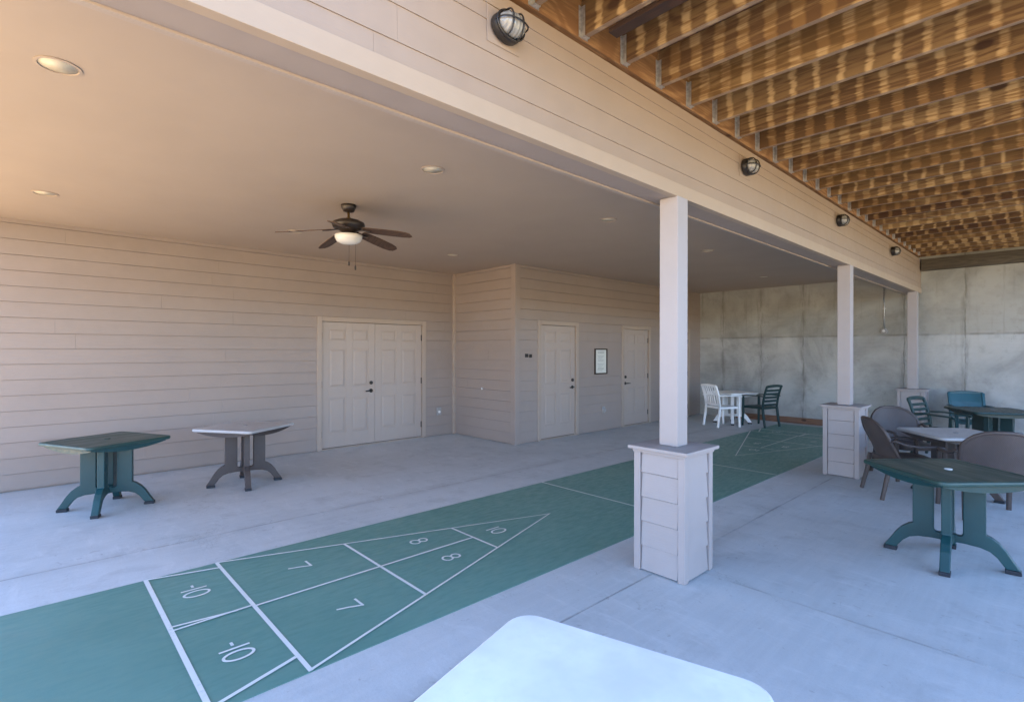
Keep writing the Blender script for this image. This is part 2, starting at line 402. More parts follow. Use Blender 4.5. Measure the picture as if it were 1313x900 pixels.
def stroke(ch):
    """digit strokes in a box about .10 wide and .15 high, upright"""
    ell = lambda cx, cy, a, b, n=28: ([(cx + a * math.cos(2 * math.pi * i / n), cy + b * math.sin(2 * math.pi * i / n)) for i in range(n)], True)
    if ch == '0': return [ell(0, 0, .043, .072)]
    if ch == '1': return [([(0, -.075), (0, .075)], False)]
    if ch == '7': return [([(-.06, .068), (.058, .068)], False), ([(.05, .06), (.02, -.01), (.0, -.08)], False)]
    if ch == '8': return [ell(0, .036, .036, .034), ell(0, -.038, .042, .038)]
    if ch == '-': return [([(-.02, 0), (.02, 0)], False)]
def number(txt, cx, cy, flip, w=.0155):
    b = MB(); adv = {'0': .11, '1': .05, '7': .1, '8': .1, '-': .055}
    tot = sum(adv[c] for c in txt); x = -tot / 2
    for q, c in enumerate(txt):
        x += adv[c] / 2
        for i, (pts, cl) in enumerate(stroke(c)):
            pp = [(x + u, v) for u, v in pts]
            pp = [((cx + u, cy + v) if not flip else (2 * CC - cx - u, MIR - cy - v)) for u, v in pp]
            ribbon(b, pp, w, .0078 + i * .0012, cl)
        x += adv[c] / 2
    o = b.build('court_number', M['line'], court); o['label'] = 'white painted number ' + txt + (' at the far end' if flip else ' at the near end'); return o
for fl in (False, True):
    number('10', CC, 3.03, fl); number('8', -3.69, 2.38, fl); number('8', -3.235, 2.38, fl)
    number('7', -3.86, 1.455, fl); number('7', -3.05, 1.455, fl)
    number('-10', -3.93, .80, fl); number('-10', -3.0, .80, fl)

# ------------------------------------------------------------------ house
house = empty('house', (XL, Y0, 0))
tag(house, 'tan lap sided house with a covered porch, double doors and single doors along its walls', 'house')
def hp(o): o.location = (o.location[0] - XL, o.location[1] - Y0, o.location[2]); return o
def siding(b, f, L, z0, z1, openings=(), exp=EXP, board=3.66, seed=1, out=.0118, slot=.0036):
    """lap boards; f(a, d, z): a along the wall, d outwards"""
    rnd = random.Random(seed); z = z0; k = 0
    while z < z1 - .002:
        zt = min(z + exp, z1); segs = [(0, L)]
        for (o0, o1, oz) in openings:
            if z < oz - .01:
                ns = []
                for a, c in segs:
                    if o1 <= a or o0 >= c: ns.append((a, c)); continue
                    if a < o0: ns.append((a, o0))
                    if c > o1: ns.append((o1, c))
                segs = ns
        off = rnd.uniform(0, board); cuts = [off + board * i for i in range(-1, int(L / board) + 2)]
        for a, c in segs:
            ps = [a] + [q for q in cuts if a + .1 < q < c - .1] + [c]
            for p, q in zip(ps, ps[1:]):
                g0 = .0005 if p != a else 0; g1 = .0005 if q != c else 0
                p2, q2 = p + g0, q - g1; j = rnd.uniform(0, .0006)
                o_ = out + j; kk = (zt - z) / exp
                zb = z + slot
                A = [f(p2, o_, zb), f(q2, o_, zb), f(q2, o_ * (1 - kk) + .001, zt), f(p2, o_ * (1 - kk) + .001, zt)]
                B = [f(p2, -.02, zb), f(q2, -.02, zb), f(q2, -.02, zt), f(p2, -.02, zt)]
                va = [b.bm.verts.new(x) for x in A]; vb = [b.bm.verts.new(x) for x in B]
                b.bm.faces.new(va)
                for i in ((0, 1), (1, 2), (2, 3), (3, 0)): b.bm.faces.new((va[i[0]], vb[i[0]], vb[i[1]], va[i[1]]))
        z = zt; k += 1
DL, DR, TT = 3.316, 5.343, 2.136
DA, DB, DC = (6.552, 7.657), (9.072, 10.161), (10.83, 11.92)
fL = lambda a, d, z: (XL + d, Y0 + a, z)
b = MB(); siding(b, fL, YB - Y0, .02, HC, [(DL + .01 - Y0, DR - .01 - Y0, TT)], seed=3)
b.box(XL - .17, XL - .021, Y0, DL, 0, HC); b.box(XL - .17, XL - .021, DR, YB + .15, 0, HC); b.box(XL - .17, XL - .021, DL, DR, TT, HC)
hp(b.build('wall', M['siding'], house))
fB = lambda a, d, z: (XL + a, YB - d, z)
b = MB(); siding(b, fB, XB - XL, .02, HC, seed=5); b.box(XL, XB - .01, YB + .021, YB + .15, 0, HC)
hp(b.build('wall', M['siding'], house))
fW = lambda a, d, z: (XB + d, YB + a, z)
b = MB(); siding(b, fW, YD - YB, .02, HC, [(q[0] + .01 - YB, q[1] - .01 - YB, TT) for q in (DA, DB, DC)], seed=8)
e = [YB + .16] + [v for q in (DA, DB, DC) for v in q] + [YD]
for i in range(0, len(e), 2): b.box(XB - .17, XB - .021, e[i], e[i + 1], 0, HC)
for q in (DA, DB, DC): b.box(XB - .17, XB - .021, q[0], q[1], TT, HC)
hp(b.build('wall', M['siding'], house))
# corner boards
b = MB().box(XB - .085, XB + .019, YB - .019, YB - .0005, .002, HC - .002).box(XB + .0005, XB + .0188, YB, YB + .085, .002, HC - .002)
hp(b.build('corner_board', M['siding'], house, bevel=.002))
b = MB().box(XL + .0005, XL + .05, YB - .05, YB - .0005, .002, HC - .002)
hp(b.build('corner_board', M['trim'], house, bevel=.002))
# door frames and leaves
def door_frame(x, y0, y1, w=.075):
    b = MB()
    b.box(x - .12, x + .024, y0, y0 + w, .002, TT); b.box(x - .12, x + .024, y1 - w, y1, .002, TT)
    b.box(x - .12, x + .024, y0 + w, y1 - w, TT - w, TT)
    b.box(x - .16, x + .01, y0 + w, y1 - w, .001, .022)
    return hp(b.build('door_frame', M['trim'], house, bevel=.003))
def door_leaf(x, y0, y1, z0, z1, handle, lever=True):
    """six panel leaf; x is the face of stiles and rails; handle 'l' or 'r' edge as seen from the porch (r = +Y)"""
    b = MB(); W = y1 - y0; H = z1 - z0; st = .115 * W / .9; mid = .105
    x0 = x - .011
    b.box(x - .045, x0, y0, y1, z0, z1)
    c = (y0 + y1) / 2
    b.box(x0, x, y0, y0 + st, z0, z1); b.box(x0, x, y1 - st, y1, z0, z1); b.box(x0, x, c - mid / 2, c + mid / 2, z0, z1)
    rows = [(.0, .225), (.80, .965), (1.60, 1.715), (1.925, H)]      # rails
    for p, q in (((y0 + st), c - mid / 2), (c + mid / 2, y1 - st)):
        for r0, r1 in rows: b.box(x0, x, p, q, z0 + r0, z0 + r1)
        for (r0, r1), (s0, s1) in zip(rows, rows[1:]):
            u0, u1, w0, w1 = p, q, z0 + r1, z0 + s0
            g0, g1 = .022, .045
            A = [b.bm.verts.new((x0 + .0008, yy, zz)) for yy, zz in ((u0 + g0, w0 + g0), (u1 - g0, w0 + g0), (u1 - g0, w1 - g0), (u0 + g0, w1 - g0))]
            B = [b.bm.verts.new((x0 + .008, yy, zz)) for yy, zz in ((u0 + g1, w0 + g1), (u1 - g1, w0 + g1), (u1 - g1, w1 - g1), (u0 + g1, w1 - g1))]
            b.bm.faces.new(B)
            for i in range(4): b.bm.faces.new((A[i], A[(i + 1) % 4], B[(i + 1) % 4], B[i]))
    d = b.build('door', M['door'], house, bevel=.002)
    d.location = (-XL, -Y0, 0)
    if handle:
        hy = y1 - .07 if handle == 'r' else y0 + .07; sg = -1 if handle == 'r' else 1
        h = MB().lathe([(.033, 0), (.033, .006), (.026, .012), (.012, .014), (.011, .045)], (x, hy, .915), 'x', 20)
        h.sweep([(x + .045, hy - sg * .005, .915), (x + .05, hy + sg * .04, .917), (x + .048, hy + sg * .12, .912)], .016, .022, 10)
        h.build('handle', M['black'], d, smooth=True, bevel=0)
        MB().lathe([(.031, 0), (.031, .012), (.027, .02), (.012, .021), (.011, .026)], (x, hy, 1.05), 'x', 20).build('deadbolt', M['black'], d, smooth=False)
    hy = y0 - .002 if handle == 'r' or handle == '' else y1 + .002
    return d
def hinges(d, x, y):
    for z in (.25, 1.05, 1.83):
        MB().lathe([(.008, -.055), (.008, .055)], (x + .006, y, z), 'z', 10).box(x - .003, x + .003, y - .012, y + .012, z - .05, z + .05).build('hinge', M['black'], d)
w = .077
xl = XL - .012
door_frame(XL, DL, DR); c = (DL + DR) / 2
d1 = door_leaf(xl, DL + w + .004, c - .002, .03, TT - w - .004, 'r'); hinges(d1, xl, DL + w + .002)
d2 = door_leaf(xl, c + .002, DR - w - .004, .03, TT - w - .004, None); hinges(d2, xl, DR - w - .002)
d1['label'] = 'left leaf of the double door with lever handle'; d2['label'] = 'right leaf of the double door without a handle'
xb = XB - .012
door_frame(XB, *DA); d3 = door_leaf(xb, DA[0] + w + .004, DA[1] - w - .004, .03, TT - w - .004, 'r')
door_frame(XB, *DB); d4 = door_leaf(xb, DB[0] + w + .004, DB[1] - w - .004, .03, TT - w - .004, 'l'); hinges(d4, xb, DB[1] - w - .002)
door_frame(XB, *DC); d5 = door_leaf(xb, DC[0] + w + .004, DC[1] - w - .004, .03, TT - w - .004, 'l'); hinges(d5, xb, DC[1] - w - .002)
# dark sweep under doors
for x, (y0, y1) in ((xl, (DL, DR)), (xb, DA), (xb, DB), (xb, DC)):
    hp(MB().box(x - .04, x - .002, y0 + w + .01, y1 - w - .01, .0225, .0295).build('door_sweep', M['black'], house))
# ceiling with round holes for the can lights
CANS = [(-3.575, .105), (-6.56, .10), (-3.53, 2.40), (-6.52, 2.40), (-3.52, 4.75), (-6.45, 4.75), (-3.6, 7.25), (-4.1, 10.6)]
b = MB().box(XL, BI - .002, Y0, YD, HC, HC + .25); ceil = hp(b.build('ceiling', M['ceiling'], house))
b = MB()
for x, y in CANS: b.lathe([(.083, HC - .1), (.083, HC + .16)], (x, y, 0), 'z', 40)
cut = b.build('cutter', None); 
m = ceil.modifiers.new('holes', 'BOOLEAN'); m.object = cut; m.operation = 'DIFFERENCE'; m.solver = 'EXACT'
bpy.context.view_layer.update()
dg = bpy.context.evaluated_depsgraph_get()
nm = bpy.data.meshes.new_from_object(ceil.evaluated_get(dg)); nm.name = 'ceiling'
ceil.modifiers.clear(); ceil.data = nm; bpy.data.objects.remove(cut)
# beam: lap siding face, bottom trim board, soffit, inner trim
fF = lambda a, d, z: (BF + d, Y0 + a, z)
b = MB()
siding(b, fF, YD - Y0 - .01, 2.80, 2.888, exp=.0885, board=4.9, seed=11, out=.005, slot=.0007)
siding(b, fF, YD - Y0 - .01, 2.888, 3.198, exp=.155, board=4.9, seed=12, out=.006, slot=.0007)
siding(b, fF, YD - Y0 - .01, 3.198, BZ1, exp=.081, board=4.9, seed=13, out=.0055, slot=.0007)
b.box(BI + .002, BF - .0205, Y0, YD - .01, BZ0 + .012, BZ1)
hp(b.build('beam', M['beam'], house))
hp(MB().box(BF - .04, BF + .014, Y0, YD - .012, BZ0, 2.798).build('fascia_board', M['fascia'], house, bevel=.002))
hp(MB().box(BI + .012, BF - .042, Y0, YD - .012, BZ0 + .004, BZ0 + .011).build('soffit', M['siding'], house))
hp(MB().box(BI - .022, BI + .0115, Y0, YD - .012, BZ0 - .006, BZ0 + .012).box(BI - .02, BI - .001, Y0, YD - .012, BZ0 + .0125, HC - .001).build('soffit_edge_trim', M['trim'], house, bevel=.002))
# unseen storey and roof, added above to shade the porch and the deck
b = MB().box(XL - 4, BF - .03, Y0, YD + .3, 3.64, 6.7); hp(b.build('unseen_upper_storey', M['siding'], house))
b = MB(); xa, xz = XL - 4.6, BF + .45; ym0, ym1 = Y0 - .5, YD + .9; zr = 8.6; xm = (xa + xz) / 2
b.prism([(xa, 6.702), (xz, 6.702), (xm, zr)], lambda p, q, d: (p, d, q), ym0, ym1); hp(b.build('unseen_roof', M['unseen_roof'], house))
hp(MB().box(XL - 4, XL - .18, Y0, YD + .3, .0, 3.635).box(XL - .18, XB - .18, YB + .155, YD + .3, .0, 3.62).build('lower_storey', M['siding'], house))
hp(MB().box(XL - .17, BI - .03, Y0, YD, HC + .252, 3.62).build('floor_structure', M['ledger'], house))

# ------------------------------------------------------------------ porch posts on pedestals
def make_post():
    r = empty('porch_post')
    h = .0725
    b = MB().box(-h, h, -h, h, .9075, BZ0 + .003).box(-h - .006, -h + .02, -h - .006, -h + .02, .908, BZ0 + .002)
    b = MB().box(-h, h, -h, h, .9075, BZ0 + .003)
    b.build('post', M['post'], r, bevel=.004)
    p = .2025
    b = MB().box(-p + .045, p - .045, -p + .045, p - .045, .003, .86)
    q = p - .013; cw = .052
    for ax in range(4):
        ca, sa = math.cos(ax * math.pi / 2), math.sin(ax * math.pi / 2)
        f = lambda a, d, z, ca=ca, sa=sa: (ca * (a - q + .045) - sa * (-(q + .004 - .0118) - d), sa * (a - q + .045) + ca * (-(q + .004 - .0118) - d), z)
        siding(b, f, 2 * (q - .045), .004, .857, seed=20 + ax, out=.0135, slot=.006, board=9)
    ped = b.build('pedestal', M['pedestal'], r)
    for sx in (-1, 1):
        for sy in (-1, 1):
            MB().box(*sorted((sx * p, sx * (p - cw))), *sorted((sy * p, sy * (p - cw))), .002, .858).build('corner_trim', M['pedestal'], ped, bevel=.002)
    k = .236
    b = MB().box(-k, k, -k, k, .882, .905).box(-p - .008, p + .008, -p - .008, p + .008, .8585, .8815)
    b.build('cap', M['pedestal'], ped, bevel=.003)
    return r
p0 = make_post()
PX = -1.978
for i, (y, lab) in enumerate(((3.463, 'nearest pale square porch post on a sided pedestal, beside the shuffleboard triangle'),
                              (7.765, 'middle pale square porch post on a sided pedestal, behind the brown chairs'),
                              (12.06, 'farthest pale square porch post, against the concrete wall'),
                              )):
    o = p0 if i == 0 else copy_tree(p0)
    o.location = (PX, y, 0); tag(o, lab, 'porch post', 'porch posts under the beam')
p0.location = (PX, 3.463, 0)

# ------------------------------------------------------------------ retaining wall
rw = empty('retaining_wall', (0, YD, 0)); tag(rw, 'stained grey poured concrete wall closing the far end of the patio', 'wall')
MB().box(XB - .2, 3.4, 0, .3, -.12, 3.42).build('wall', M['concrete_wall'], rw)
MB().box(-5.45, -2.25, -.035, -.001, .004, .135).build('base_board', M['base_board'], rw, bevel=.003)
j = empty('junction_box', (-2.5, YD, 2.0)); tag(j, 'round grey electrical box with thin conduit on the concrete wall', 'junction box')
MB().lathe([(.055, -.001), (.055, -.05), (.045, -.056)], axis='y', n=24).build('box', M['plate'], j, bevel=.003)
MB().lathe([(.024, -.0565), (.022, -.075), (.01, -.082)], (0, 0, .005), 'y', 16).build('lamp_holder', M['white_plastic'], j, smooth=True)
MB().sweep([(0, -.018, .055), (0, -.018, .4), (0, -.018, 1.06)], .022, .022, 10, up=(1, 0, 0)).build('conduit', M['galv'], j, smooth=True)
MB().box(-.03, .03, -.008, -.001, .44, .46).build('clip', M['galv'], j)

# ------------------------------------------------------------------ deck overhead
deck = empty('deck', (BF, 1.1, 3.39)); tag(deck, 'timber deck overhead with stained joists hung from a ledger along the beam', 'deck')
DZ, JH, JT = 3.39, .235, .038
def dk(o): o.location = (o.location[0] - BF, o.location[1] - 1.1, o.location[2] - DZ); return o
XE = 1.5
b = MB(); k = 0; x = BF + .006
Yd0 = 1.35
while x < XE - .1:
    b.box(x + .003, x + .147, Yd0, YD + .1, DZ + JH + .001, DZ + JH + .027); x += .15
dk(b.build('decking', M['board'], deck, bevel=.003))
dk(MB().box(BF - .0195, BF + .018, Yd0 + .02, YD - .17, DZ - .012, DZ + JH).build('ledger', M['ledger'], deck))
dk(MB().box(XE - .0, XE + .038, Yd0 + .02, YD + .1, DZ, DZ + JH).build('rim_joist', M['ledger'], deck))
dk(MB().box(BF + .02, XE, YD - .15, YD - .001, 3.125, 3.335).build('sill_beam', M['sill'], deck, bevel=.004))
dk(MB().box(BF - .15, XE, YD - .11, YD - .07, DZ, DZ + JH).build('rim_joist', M['joist'], deck))
# joist prototype: origin at the ledger
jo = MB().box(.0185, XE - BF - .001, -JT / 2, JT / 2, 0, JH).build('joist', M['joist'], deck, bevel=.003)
hb = MB()
t2 = .0025
for s in (-1, 1):
    hb.box(.019, .05, *sorted((s * (JT / 2 + .0008), s * (JT / 2 + .0035))), -.004, .17)
    hb.box(.0188, .0212, *sorted((s * (JT / 2 + .0036), s * (JT / 2 + .021))), -.004, .175)
    for z in (.03, .07, .11, .15):
        hb.lathe([(.005, .0212), (.004, .0245)], (0, s * (JT / 2 + .013), z), 'x', 8)
hb.box(.019, .05, -JT / 2 - .0035, JT / 2 + .0035, -.0045, -.0015)
hb.build('joist_hanger', M['galv'], jo)
n = 0; y = 1.514
while y < YD - .3:
    o = jo if n == 0 else copy_tree(jo, deck)
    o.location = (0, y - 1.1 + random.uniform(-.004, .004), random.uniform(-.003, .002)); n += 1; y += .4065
dk(MB().box(-1.745, XE - .02, 2.352, 2.43, 3.362, 3.386).build('batten', M['batten'], deck, bevel=.002))

# ------------------------------------------------------------------ bulkhead lights on the beam
def make_bulkhead():
    r = empty('bulkhead_light')
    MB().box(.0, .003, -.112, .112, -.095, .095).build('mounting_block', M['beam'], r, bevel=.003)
    b = MB().lathe([(1, .013), (1, .03), (.97, .05), (.86, .056)], axis='x', n=40, sx=.098, sy=.076, cap=True)
    b.build('housing', M['black'], r, smooth=True, bevel=.002)
    MB().lathe([(1, .0565), (.97, .075), (.86, .095), (.62, .112), (.3, .12), (.05, .1215)], axis='x', n=36, sx=.086, sy=.063).build('lens', M['lens'], r, smooth=True)
    def arc(a0, a1, n=14):
        return [a0 + (a1 - a0) * i / n for i in range(n + 1)]
    cg = MB()
    cg.sweep([(.05 + .082 * math.sin(a) ** .6 if math.sin(a) > 0 else .05, .095 * math.cos(a), 0) for a in arc(0, math.pi)], .009, .008, 8, up=(0, 0, 1))
    for y, s in ((-.035, .93), (.035, .93)):
        cg.sweep([(.05 + .078 * s * max(math.sin(a), 0) ** .6, y, .072 * s * math.cos(a)) for a in arc(0, math.pi)], .009, .008, 8, up=(0, 1, 0))
    ring = [(.062, .094 * math.cos(a), .071 * math.sin(a)) for a in arc(0, 2 * math.pi, 36)]
    cg.sweep(ring, .012, .014, 8, up=(1, 0, 0))
    cg.build('cage', M['black'], r, smooth=True)
    return r
bl = make_bulkhead()
for i, (y, lab) in enumerate(((1.72, 'caged bulkhead light on the beam, nearest of the row, by the first joists'),
                              (4.535, 'caged bulkhead light on the beam just past the nearest porch post'),
                              (7.2, 'small caged bulkhead light on the beam above the middle porch post'),
                              (10.0, 'tiny caged bulkhead light farthest along the beam near the concrete wall'))):
    o = bl if i == 0 else copy_tree(bl)
    o.scale = (.94, .94, .94); o.location = (BF + .007, y, 3.182); tag(o, lab, 'light', 'bulkhead lights on the beam')

# ------------------------------------------------------------------ can lights in the ceiling
def make_can():
    r = empty('recessed_light')
    b = MB(); b.lathe([(.098, -.001), (.098, -.005), (.084, -.006), (.0815, -.0005)], n=40, cap=False); b.build('trim_ring', M['ceiling'], r, smooth=False)
    b = MB(); b.lathe([(.0815, 0), (.078, .05), (.066, .125), (.02, .128)], n=36); b.build('baffle', M['can'], r, smooth=True)
    b = MB(); b.lathe([(.03, .124), (.056, .10), (.05, .088), (.02, .082)], n=24); b.build('bulb', M['frost'], r, smooth=True)
    return r
cn = make_can()
CL = ['nearest round recessed light in the porch ceiling, large at upper left', 'small round recessed light in the ceiling above the green table by the wall',
      'round recessed light in the ceiling between the fan and the beam', 'round recessed light seen behind the left tip of the fan blade',
      'dim round recessed light in the ceiling left of the nearest post top', 'small dim recessed light close to the wall jog past the fan',
      'dark recessed light past the nearest post under the beam', 'farthest dark recessed light close to the concrete wall']
for i, (x, y) in enumerate(CANS):
    o = cn if i == 0 else copy_tree(cn); o.location = (x, y, HC); tag(o, CL[i], 'light', 'recessed lights in the porch ceiling')

# ------------------------------------------------------------------ ceiling fan
fan = empty('ceiling_fan', (-4.97, 2.36, HC), 0); tag(fan, 'dark bronze ceiling fan with five brown blades and a white glass bowl', 'ceiling fan')
MB().lathe([(.075, -.001), (.073, -.025), (.055, -.065), (.022, -.075)], n=28).build('canopy', M['bronze'], fan, smooth=True)
MB().lathe([(.012, -.076), (.012, -.13), (.028, -.132), (.03, -.15)], n=16).build('downrod', M['brass'], fan, smooth=True)
MB().lathe([(.04, -.150), (.11, -.158), (.155, -.18), (.162, -.205), (.15, -.235), (.10, -.255), (.07, -.275), (.06, -.30)], n=36).build('motor_housing', M['bronze'], fan, smooth=True)
MB().lathe([(.115, -.301), (.135, -.306), (.133, -.335), (.115, -.37), (.075, -.39), (.02, -.397)], n=36).build('light_bowl', M['frost'], fan, smooth=True)
rax, fax = Vector((.681, .732, 0)), Vector((-.732, .681, 0))
for ph in (60, 132, 204, 276, 348):
    d = rax * math.cos(R(ph)) + fax * math.sin(R(ph)); ang = math.atan2(d.y, d.x)
    b = MB(); prof = [(.17, .05), (.22, .062), (.40, .07), (.56, .068), (.64, .055), (.675, .03)]
    top, bot = [], []
    for r_, hw in prof:
        for lst, dz in ((top, .004), (bot, -.004)):
            row = []
            for s in (-1, 1):
                yy = s * hw; zz = -.262 - (r_ - .17) * .15 - yy * .21 + dz
                row.append(b.bm.verts.new((r_ * math.cos(ang) - yy * math.sin(ang), r_ * math.sin(ang) + yy * math.cos(ang), zz)))
            lst.append(row)
    for i in range(len(prof) - 1):
        b.bm.faces.new((top[i][0], top[i + 1][0], top[i + 1][1], top[i][1])); b.bm.faces.new((bot[i][1], bot[i + 1][1], bot[i + 1][0], bot[i][0]))
        for s in (0, 1): b.bm.faces.new((top[i][s], bot[i][s], bot[i + 1][s], top[i + 1][s]))
    for i in (0, -1): b.bm.faces.new((top[i][0], top[i][1], bot[i][1], bot[i][0]))
    bo = b.build('blade', M['blade'], fan)
    f = lambda r_, z: (r_ * math.cos(ang), r_ * math.sin(ang), z)
    MB().sweep([f(.09, -.25), f(.14, -.262), f(.20, -.275), f(.25, -.283)], .05, .012, 8, taper=[.6, .8, 1, .7]).build('blade_arm', M['bronze'], bo, smooth=True)
for dx, dy, zb in ((-.05, .03, -.56), (.03, .06, -.61)):
    b = MB().sweep([(dx, dy, -.30), (dx, dy, zb)], .003, .003, 6, up=(1, 0, 0)); b.lathe([(.004, zb + .002), (.009, zb - .012), (.008, zb - .04), (.003, zb - .045)], (dx, dy, 0), n=10)
    b.build('pull_chain', M['bronze'], fan)

# ------------------------------------------------------------------ small wall fittings
o = empty('outlet_cover', (XL + .012, 5.635, .46)); tag(o, 'grey weatherproof outlet cover low on the wall right of the double doors', 'outlet cover')
MB().box(0, .02, -.05, .05, -.07, .07).build('box', M['plate'], o, bevel=.004); MB().lathe([(.024, .0205), (.022, .035), (.012, .038)], (0, 0, -.01), 'x', 16).build('plug_cap', M['white_plastic'], o)
o = empty('outlet_cover', (XB + .012, 8.43, .42)); tag(o, 'grey outlet cover low on the wall beneath the framed notice', 'outlet cover')
MB().box(0, .02, -.045, .045, -.065, .065).build('box', M['plate'], o, bevel=.004); MB().lathe([(.04, .0205), (.036, .05), (.02, .055)], (0, 0, -.005), 'x', 18).build('plug_cap', M['plate'], o)
o = empty('wall_cap', (-7.233, YB - .012, .914)); tag(o, 'small white round cap on the grey jog wall', 'wall cap')
MB().lathe([(.02, 0), (.02, -.012), (.012, -.02)], axis='y', n=16).build('cap_disc', M['white_plastic'], o)
o = empty('framed_notice', (XB + .012, 8.345, 1.39)); tag(o, 'framed paper notice on the wall between two single doors', 'notice')
W, H = .2, .255
MB().box(0, .022, -W, -W + .026, -H, H).box(0, .022, W - .026, W, -H, H).box(0, .022, -W + .026, W - .026, -H, -H + .026).box(0, .022, -W + .026, W - .026, H - .026, H).build('frame', M['frame_wood'], o, bevel=.002)
pa = MB().box(.001, .008, -W + .0265, W - .0265, -H + .0265, H - .0265).build('paper', M['paper'], o)
b = MB(); rr = random.Random(4)
for k in range(15):
    z = .19 - k * .027
    if k in (2, 8): continue
    x0 = -.11 + rr.uniform(0, .03); x = x0; e = .13 - rr.uniform(0, .09)
    while x < e:
        wd = rr.uniform(.012, .035); b.box(.0082, .0086, x, min(x + wd, e), z, z + (.012 if k in (0, 1, 13) else .007)); x += wd + .008
b.build('text_lines', M['ink'], pa)
o = empty('door_sign', (XB + .0125, 6.315, 1.512)); tag(o, 'tiny dark plaque on the wall left of the first single door', 'sign')
MB().box(0, .006, -.085, -.008, -.028, .034).box(0, .006, .014, .085, -.034, .026).build('plaque', M['black'], o, bevel=.002)

# ------------------------------------------------------------------ tables
def make_table(name, top, leg, cap, cr=.055, groove=True):
    r = empty(name); ht = .695; S = .40
    def outline(s, c, n=6):
        pts = []
        for cx, cy, a0 in ((s - c, s - c, 0), (-s + c, s - c, 90), (-s + c, -s + c, 180), (s - c, -s + c, 270)):
            for i in range(n + 1):
                a = R(a0 + 90 * i / n); pts.append((cx + c * math.cos(a), cy + c * math.sin(a)))
        return pts
    b = MB(); rings = []
    for s, z in ((S - .012, ht - .034), (S - .002, ht - .028), (S, ht - .016), (S - .003, ht - .005), (S - .012, ht), (S - .045, ht + .0005), (S - .052, ht - (.002 if groove else -.0012)), (.03, ht - (.001 if groove else -.002))):
        rings.append([b.bm.verts.new((x, y, z)) for x, y in outline(s, max(cr - (S - s), .012) if s > .1 else .028)])
    b._rings(rings); tt = b.build('tabletop', top, r)
    for q in tt.data.polygons: q.use_smooth = abs(q.normal.z) < .999 and not groove
    b = MB(); e = S - .045; N = 14
    for ax in range(4):
        ca, sa = math.cos(ax * math.pi / 2), math.sin(ax * math.pi / 2); rows = []
        for i in range(N + 1):
            u = -e + 2 * e * i / N; dp = .012 + .042 * max(0, 1 - (u / e) ** 2)
            q = []
            for y, z in ((-e, ht - .03), (-e, ht - .034 - dp), (-e + .012, ht - .034 - dp), (-e + .012, ht - .03)):
                uu = u * (1 if y == -e else (e - .012) / e)
                q.append(b.bm.verts.new((ca * uu - sa * y, sa * uu + ca * y, z)))
            rows.append(q)
        b._rings(rows)
    b.box(-e + .03, e - .03, -e + .03, e - .03, ht - .042, ht - .033)
    b.build('apron', leg, r)
    prof = [(.085, ht - .043), (.215, ht - .043), (.215, .245), (.245, .232), (.285, .20), (.325, .15), (.36, .09), (.39, .042), (.398, .03),
            (.32, .03), (.31, .045), (.275, .095), (.235, .13), (.18, .148), (.10, .155), (.028, .155), (.028, .205), (.075, .205), (.085, .22)]
    for k in range(4):
        a = R(45 + 90 * k); f = lambda u, z, d, a=a: (u * math.cos(a) - d * math.sin(a), u * math.sin(a) + d * math.cos(a), z)
        t = .03
        l = MB().prism(prof, f, -t, t).build('leg', leg, r, bevel=.006)
        MB().prism([(.315, .0), (.402, .0), (.402, .022), (.398, .0295), (.322, .0295), (.315, .022)], f, -t - .003, t + .003).build('foot_pad', M['foot'], l, bevel=.003)
    MB().lathe([(.05, .15), (.05, .21)], n=20).build('hub', leg, r)
    MB().lathe([(.026, ht - .004), (.026, ht + .003), (.02, ht + .006), (.004, ht + .0065)], n=20).build('hole_cap', cap, r)
    return r
tg = make_table('patio_table', M['green_top'], M['green'], M['green_top'])
tp = make_table('patio_table', M['pale_top'], M['brown'], M['cap_grey'])
tw = make_table('patio_table', M['white'], M['white'], M['cap'], .085, False)
G = 'square pedestal patio tables'
def place(o, x, y, deg, lab): o.location = (x, y, .001); o.rotation_euler = (0, 0, R(deg)); tag(o, lab, 'table', G)
place(tg, -6.64, .575, -19 + 45, 'dark green square patio table, leftmost, standing by the siding wall')
place(tp, -6.72, 1.89, -11 + 45, 'pale topped square table with taupe legs standing left of the double doors')
tr = copy_tree(tg)
for q in tr.children:
    if q.name.startswith('hole_cap'): q.data = q.data.copy(); q.data.materials[0] = M['cap']; q['label'] = 'white cap in the umbrella hole'
place(tr, -.625, 5.145, 4 + 45, 'teal green square patio table in front of the brown chairs at right')
place(copy_tree(tp), -.85, 7.52, -4 + 45, 'pale topped table with taupe legs among the brown woven chairs')
place(tw, -.805, .975, 15.7, 'bright white square tabletop in the near foreground')
place(copy_tree(tw), -5.1, 11.45, 25 + 45, 'white pedestal table by the concrete wall between a white and a dark green chair')
t3 = make_table('patio_table', M['dark_green'], M['dark_green'], M['cap_grey'])
place(t3, -.80, 10.95, 31, 'dark green table farthest right near the concrete wall')
t3.scale = (1.15, 1.15, 1.0)

